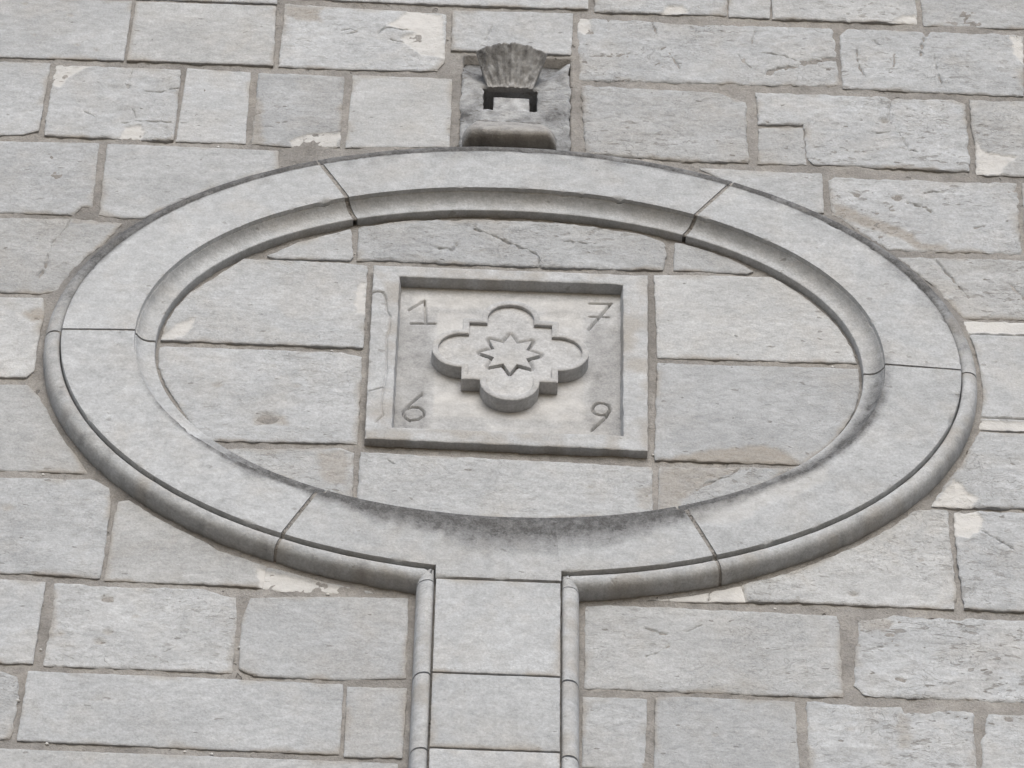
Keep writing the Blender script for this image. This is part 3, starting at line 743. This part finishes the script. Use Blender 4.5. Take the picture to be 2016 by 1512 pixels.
    fl = np.median(nrm[:, 1]) < 0
    faces = (faces[:, ::-1] if fl else faces)[:, ::-1].tolist()
    sm = [True]*len(faces)
    nv = len(verts); e0 = verts[:c_]; e1 = verts[-c_:]
    verts = np.concatenate([verts, e0, e1]); wear = np.concatenate([wear, wear[:c_]*0, wear[-c_:]*0])
    faces += [list(range(nv, nv+c_)), list(range(nv+2*c_-1, nv+c_-1, -1))]; sm += [False, False]
    o = link('voussoir', verts, faces, DRESSED, oval, wear, np.array(sm, bool))
    md = o.modifiers.new('edges', 'EDGE_SPLIT'); md.split_angle = rad(50)
    return o, (to, pout)
ROLL_P = [(.0020, -.03), (.0024, .0340), (.0034, .0405), (.0065, .0448), (.0110, .0470), (.0165, .0476), (.0225, .0469), (.0280, .0450), (.0328, .0418), (.0368, .0370), (.0397, .0308), (.0415, .0240), (.0425, .0160), (.0430, .0060), (.0432, -.03)]
def sweep(path, prof=ROLL_P, seed=0, darkf=None, cap=True):
    path = np.asarray(path, float); sg = np.diff(path, axis=0); sg /= np.hypot(sg[:, 0], sg[:, 1])[:, None]
    n = np.stack([sg[:, 1], -sg[:, 0]], 1)
    nv = np.concatenate([n[:1], n[:-1]+n[1:], n[-1:]]); nv /= np.hypot(nv[:, 0], nv[:, 1])[:, None]
    co = np.concatenate([[1], np.maximum(.35, (nv[1:-1]*n[1:]).sum(1)), [1]]); nv /= co[:, None]
    V, H = [], []
    for off, hh in prof: V.append(path+nv*off); H.append(np.full(len(path), hh))
    c_ = len(prof); m_ = len(path)
    xz = np.stack(V, 1).reshape(-1, 2); h = np.stack(H, 1).ravel(); x, z = xz[:, 0], xz[:, 1]
    h = h+np.where(h > 0, .0008*fbm(x*14, z*14, seed, 3)+.0004*fbm(x*70, z*70, seed+1, 2), 0)
    verts = np.stack([x, h, z], 1); wear = np.zeros((len(x), 3))
    wear[:, 1] = .55*np.clip(1.7*fbm(x*10, z*10, seed+5, 4)-.1, 0, 1)
    if darkf is not None: wear[:, 2] = np.clip(darkf(x, z, h)+.22*np.clip(2*fbm(x*26, z*26, seed+8, 3)-.7, 0, 1), 0, 1)
    I = (np.arange(m_-1)[:, None]*c_+np.arange(c_-1)[None]).ravel()
    faces = np.stack([I, I+c_, I+c_+1, I+1], 1).tolist(); sm = [True]*len(faces); nv_ = len(verts)
    if cap:
        verts = np.concatenate([verts, verts[:c_], verts[-c_:]]); wear = np.concatenate([wear, wear[:c_]*0, wear[-c_:]*0])
        faces += [list(range(nv_, nv_+c_)), list(range(nv_+2*c_-1, nv_+c_-1, -1))]; sm += [False, False]
    return verts, faces, wear, np.array(sm, bool)
def roll_soot(x, z, h):
    a = np.arctan2((z-EO[1])/EO[3], (x-EO[0])/EO[2])
    up = np.clip((np.sin(a)-.05)*2.2, 0, 1)*np.where(x < 0, 1.0, .8)
    return up*(1.15+.5*fbm(x*12, z*12, 91, 3))
def roll(k, parent):
    _, to0 = J[k]; _, to1 = J[(k+1) % 6]
    if k == 5: to1 += 360
    do = np.degrees(.0034/.95); th = rad(np.linspace(to0+do, to1-do, int(abs(to1-to0)/360*2*math.pi/.009)))
    p = ov(EO, th)
    paths = [p]
    if k == 5:
        l = p[p[:, 0] < XLc-.001]; r_ = p[p[:, 0] > XRc+.001]
        zl = l[-1, 1]-.0008; zr = r_[0, 1]-.0008
        paths = [np.concatenate([l, [(XLc, zl)], densify(np.array([(XLc, zl-.006), (XLc, ZN-.004)]), .008, False)]),
                 np.concatenate([densify(np.array([(XRc, ZN-.010), (XRc, zr-.006)]), .008, False), [(XRc, zr)], r_])]
    for i, q in enumerate(paths):
        v, f, w, s = sweep(q, seed=70+k*3+i, darkf=roll_soot)
        link('roll_moulding', v, f, DRESSED, parent, w, s)
for k in range(6):
    o, _ = voussoir(k)
    roll(k, o)
# mortar in the joints of the oval
for k in range(6):
    a, b = J[k]; di = .62
    for nm in (0,):
        pin = ov(EI, rad(np.array([a-di, a+di]))); po = ov(EO, rad(np.array([b-di*.85, b+di*.85])))
        dv = po-pin; L = np.hypot(dv[:, 0], dv[:, 1]); dn = dv/L[:, None]
        prof = [(o_, h_-.0035) for o_, h_ in INP[1:]]
        cols = [(pin+dn*(o_+.0025), h_) for o_, h_ in prof]+[(pin+dv*s, .0512+.0012*math.sin(s*37+k)) for s in np.linspace(.05, .98, 14)]
        cols += [(po+dn*(o_-.002), h_-.003) for o_, h_ in ROLL_P[1:]]
        V = [(q[i, 0], h_, q[i, 1]) for q, h_ in cols for i in (0, 1)]
        F_ = [(2*i, 2*i+1, 2*i+3, 2*i+2) for i in range(len(cols)-1)]
        link('joint_mortar', V, F_, MORTAR, oval)

# ---------------------------------------------------------------- the strip below the oval
strip = empty('pilaster_strip', (-.017, 0, ZC-2.4), 'narrow vertical stone strip edged with round mouldings rising to the oval from below', 'pilaster')
ZJ = [ZN-.004, -1.180, -1.4195, -1.67, -1.93, -2.2]
for i in range(5):
    z1, z0 = ZJ[i]-.003, ZJ[i+1]+.003
    add_slab('block', DRESSED, strip, [(XLc+.002, z0), (XRc-.002, z0), (XRc-.002, z1), (XLc+.002, z1)], h0=.0545, rough=.12, seed=800+i, edge=.0025, drop=.0015, jit=.0008, step=.008)
    for sx in (-1, 1):
        dz = .004 if sx < 0 else -.004
        pp = densify(np.array([(XLc, z1+(0 if i == 0 else dz)), (XLc, z0+dz)] if sx < 0 else [(XRc, z0+dz), (XRc, z1+(-.006 if i == 0 else dz))]), .010, False)
        v, f, w, s = sweep(pp, seed=820+i*2+sx)
        link('roll_moulding', v, f, DRESSED, strip, w, s)
v, f = box(XLc-.034, XRc+.034, -.02, .026, -2.2, ZN+.03)
link('joint_mortar', v, f, MORTAR, strip, smooth=np.zeros(6, bool))
v, f = box(XLc+.004, XRc-.004, .026, .0485, -2.2, ZN+.01)
link('joint_mortar', v, f, MORTAR, strip, smooth=np.zeros(6, bool))

# ---------------------------------------------------------------- the date panel
panel = empty('date_panel', (0, 0, ZC-.36), 'square recessed stone panel carved 1769 around a quatrefoil and star', 'carved panel')
FRC = [(M(p), w/1000., d/1000.) for p, w, d in FRAME_CRACKS]
FO_ = [(-.3455, .3245), (.3425, .3265), (.3345, -.3505), (-.3425, -.3455)]
FI_ = [(-.2795, .2825), (.2805, .2865), (.2765, -.2985), (-.2795, -.3015)]
def frame_e(x, z): return .62*np.clip(1.6*fbm(x*9, z*9, 17, 4)+.42, 0, 1)*(1-.8*soft_in(x, z, M(FRAME_REPAIR), .004))
def frame_h(x, z, h):
    rec = soft_in(x, z, M(FRAME_REPAIR), .004)
    return h-.0025*rec
add_slab('frame', DRESSED, panel, FO_, holes=[FI_], h0=.020, back=-.05, hole_back=-.018, rough=.22, seed=900, edge=.003, drop=.002, jit=.0017, cracks=FRC, hfun=frame_h, efun=frame_e, taper=.0055, use_wear=False, step=.006)
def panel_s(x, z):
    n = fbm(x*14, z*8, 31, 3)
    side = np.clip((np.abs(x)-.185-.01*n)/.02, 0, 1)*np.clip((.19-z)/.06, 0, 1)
    return .20*side*(1+.6*n)+.10*np.clip((-.19-z+.02*n)/.03, 0, 1)*np.clip(1+n*2, 0, 1)  # side bands and lower edge of the face toned darker grey
def panel_p(x, z):
    n = fbm(x*10, z*16, 35, 3)
    band = np.clip((z-.205+.01*n)/.012, 0, 1)*np.clip((.262-z)/.02, 0, 1)*np.clip((.25-np.abs(x))/.02, 0, 1)
    mid_ = np.clip((.185-np.abs(x))/.006, 0, 1)*np.clip((z+.215)/.006, 0, 1)*np.clip((.19-z)/.006, 0, 1)
    foot = np.clip((-.235-z)/.012, 0, 1)*np.clip((.16-np.abs(x-.1))/.03, 0, 1)
    return .55*band*(1+.5*n)+.38*mid_*(1+n)+.35*foot
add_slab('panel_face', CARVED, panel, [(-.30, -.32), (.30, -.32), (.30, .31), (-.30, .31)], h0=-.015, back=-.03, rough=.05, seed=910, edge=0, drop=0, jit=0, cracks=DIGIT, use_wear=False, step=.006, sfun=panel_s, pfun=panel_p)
def quatre(sq, rl, cl, n=18):
    pts = []
    for k in range(4):
        a = k*math.pi/2
        loc = [(sq, -sq), (sq, -rl)] + [(cl+rl*math.cos(t), rl*math.sin(t)) for t in np.linspace(-math.pi/2, math.pi/2, n)] + [(sq, rl)]
        pts += [(x*math.cos(a)-y*math.sin(a)+.0008, x*math.sin(a)+y*math.cos(a)+.0035) for x, y in loc]
    return np.array(pts)
QO, QI = quatre(.118, .0725, .1205), quatre(.102, .0575, .1195)
qf = add_slab('quatrefoil', CARVED, panel, QO, holes=[QI], h0=.025, back=-.018, hole_back=.011, rough=.03, seed=920, edge=.0020, drop=.0018, jit=.0005, use_wear=False, step=.006, ostep=.005)
sp_ = np.array([((.0735 if i % 2 == 0 else .0425)*math.sin(i*math.pi/8)+.001, (.0735 if i % 2 == 0 else .0425)*math.cos(i*math.pi/8)-.001) for i in range(16)])
def field_h(x, z, h):                                    # chip-carved ground falling towards the star
    d = seg_dist(x, z, sp_); d[in_poly(x, z, sp_)] = 0
    return h-.0150*np.clip(1-d/.0115, 0, 1)
add_slab('quatrefoil_field', CARVED, qf, quatre(.104, .0595, .1195), h0=.0150, back=-.01, rough=.03, seed=921, edge=0, drop=0, jit=0, use_wear=False, step=.0042, ostep=.006, hfun=field_h, cracks=[(np.vstack([sp_, sp_[:1]]), .004, 0.0)])
add_slab('star', CARVED, qf, sp_, h0=.0162, back=-.008, rough=.02, seed=922, edge=.0010, drop=.0006, jit=.0003, use_wear=False, step=.006, ostep=.006)

# ---------------------------------------------------------------- the carved bracket above the oval
key = empty('carved_bracket', (0, 0, ZC+.82), 'small weathered stone bracket with fluted fan over a cushion on top of the oval', 'bracket')
XK = -.012
def key_h(x, z, h):
    d = np.clip(z-1.135, 0, .15); wdt = .066+d*.50
    fall = np.clip(1-(np.abs(x-XK)-wdt)/.035, 0, 1)
    h = h-.24*d*fall
    return h
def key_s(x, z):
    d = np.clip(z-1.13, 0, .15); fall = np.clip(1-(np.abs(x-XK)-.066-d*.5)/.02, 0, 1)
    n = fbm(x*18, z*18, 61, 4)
    return np.clip(.12+.5*n, 0, .4) + .6*np.clip(d*9, 0, 1)*fall + .75*np.clip(1-np.hypot((np.abs(x-XK)-.11)/.05, (z-1.0)/.05), 0, 1) + .35*np.clip((.95-z)/.08, 0, 1)  # staining, plus shade painted into the sloping recesses beside the fan
NOT = [(-.083, 1.034), (.061, 1.034), (.060, 1.127), (-.083, 1.131)]
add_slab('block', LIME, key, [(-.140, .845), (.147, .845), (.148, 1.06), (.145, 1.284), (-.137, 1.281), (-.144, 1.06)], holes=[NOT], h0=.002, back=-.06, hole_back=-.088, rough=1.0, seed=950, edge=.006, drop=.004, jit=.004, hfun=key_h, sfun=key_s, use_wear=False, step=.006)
add_slab('tenon', DRESSED, key, [(-.056, 1.015), (.041, 1.017), (.039, 1.091), (-.055, 1.092)], h0=.000, back=-.088, rough=.35, seed=951, sfun=lambda x, z: .22+.5*fbm(x*25, z*25, 71, 3), edge=.004, drop=.003, jit=.001, use_wear=False, step=.006)
# fluted fan: a corbel that leans out as it rises
nu, nv2 = 90, 34
U, T_ = np.meshgrid(np.linspace(-1, 1, nu), np.linspace(0, 1, nv2))
wd = .060+.036*T_**1.3
hc = .010+.078*T_**1.25
hh = .004+(hc-.004)*(1-.34*U**2)
flute = np.abs(np.sin((U*3.9+.35*T_+.25*np.sin(U*5))*np.pi))**.7
hh = hh+(.0045*(.4+.6*T_))*(flute-.5)*(1-.5*U**2)+.004*fbm(U*5, T_*4, 4, 3)
zz = 1.122+.092*T_+.002*flute*T_*(1-U**2)-.003*T_*U**2+.004*T_*fbm(U*4, T_*0, 9, 2)
xx = XK+wd*U
top = np.stack([XK+.062*U[-1], np.full(nu, -.055), zz[-1]+.002], 1); bot = np.stack([xx[0], np.full(nu, -.012), zz[0]+.006], 1)
Vf = np.concatenate([bot, np.stack([xx.ravel(), hh.ravel(), zz.ravel()], 1), top])
I = (np.arange(nv2+1)[:, None]*nu+np.arange(nu-1)[None]).ravel()
Ff = np.stack([I, I+1, I+nu+1, I+nu], 1).tolist()
Ff += [[i*nu, (i+1)*nu, (nv2+1)*nu] if False else [i*nu, (i+1)*nu, 0] for i in range(1, nv2)] + [[(i+1)*nu+nu-1, i*nu+nu-1, nu-1] for i in range(1, nv2)]
Ff += [[nv2*nu, (nv2+1)*nu, 0], [(nv2+1)*nu+nu-1, nv2*nu+nu-1, nu-1]]
darkf = np.clip(np.concatenate([np.zeros(nu), (.05+.40*T_**2+.25*(U < 0)*(T_ > .1)+.4*fbm(U*4, T_*2, 8, 3)-.25*(flute > .8)).ravel(), np.ones(nu)]), 0, 1)  # fan darker towards the top and left, paler on the flute crests
link('fluted_fan', Vf, Ff, LIME, key, np.stack([0*darkf, .25+0*darkf, darkf], 1))
# cushion moulding below
CP = [(.972, -.02), (.970, .004), (.962, .014), (.950, .018), (.942, .025), (.927, .037), (.907, .048), (.888, .056), (.870, .063), (.857, .067), (.849, .066), (.843, .058), (.839, .045), (.837, .02), (.837, -.02)]
nx_ = 40; ux = np.linspace(-1, 1, nx_)
Vc, Sc = [], []
for zz_, hh_ in CP:
    ww_ = .076+.047*np.clip((.966-zz_)/.085, 0, 1)**.75
    for u in ux:
        x_ = XK+ww_*u; e_ = 1-max(0, (abs(u)-.72)/.28)**2.5*.55
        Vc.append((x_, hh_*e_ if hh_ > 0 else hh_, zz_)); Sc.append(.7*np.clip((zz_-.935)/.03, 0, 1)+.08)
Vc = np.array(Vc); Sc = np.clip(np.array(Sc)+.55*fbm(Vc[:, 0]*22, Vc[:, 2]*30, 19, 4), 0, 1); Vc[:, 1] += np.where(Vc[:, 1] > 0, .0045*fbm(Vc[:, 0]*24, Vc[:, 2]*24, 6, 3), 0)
I = (np.arange(len(CP)-1)[:, None]*nx_+np.arange(nx_-1)[None]).ravel()
Fc = np.stack([I, I+nx_, I+nx_+1, I+1], 1).tolist()
for s_, rev in ((0, False), (nx_-1, True)):
    l = [i*nx_+s_ for i in range(len(CP))]; Fc.append(l[::-1] if not rev else l)
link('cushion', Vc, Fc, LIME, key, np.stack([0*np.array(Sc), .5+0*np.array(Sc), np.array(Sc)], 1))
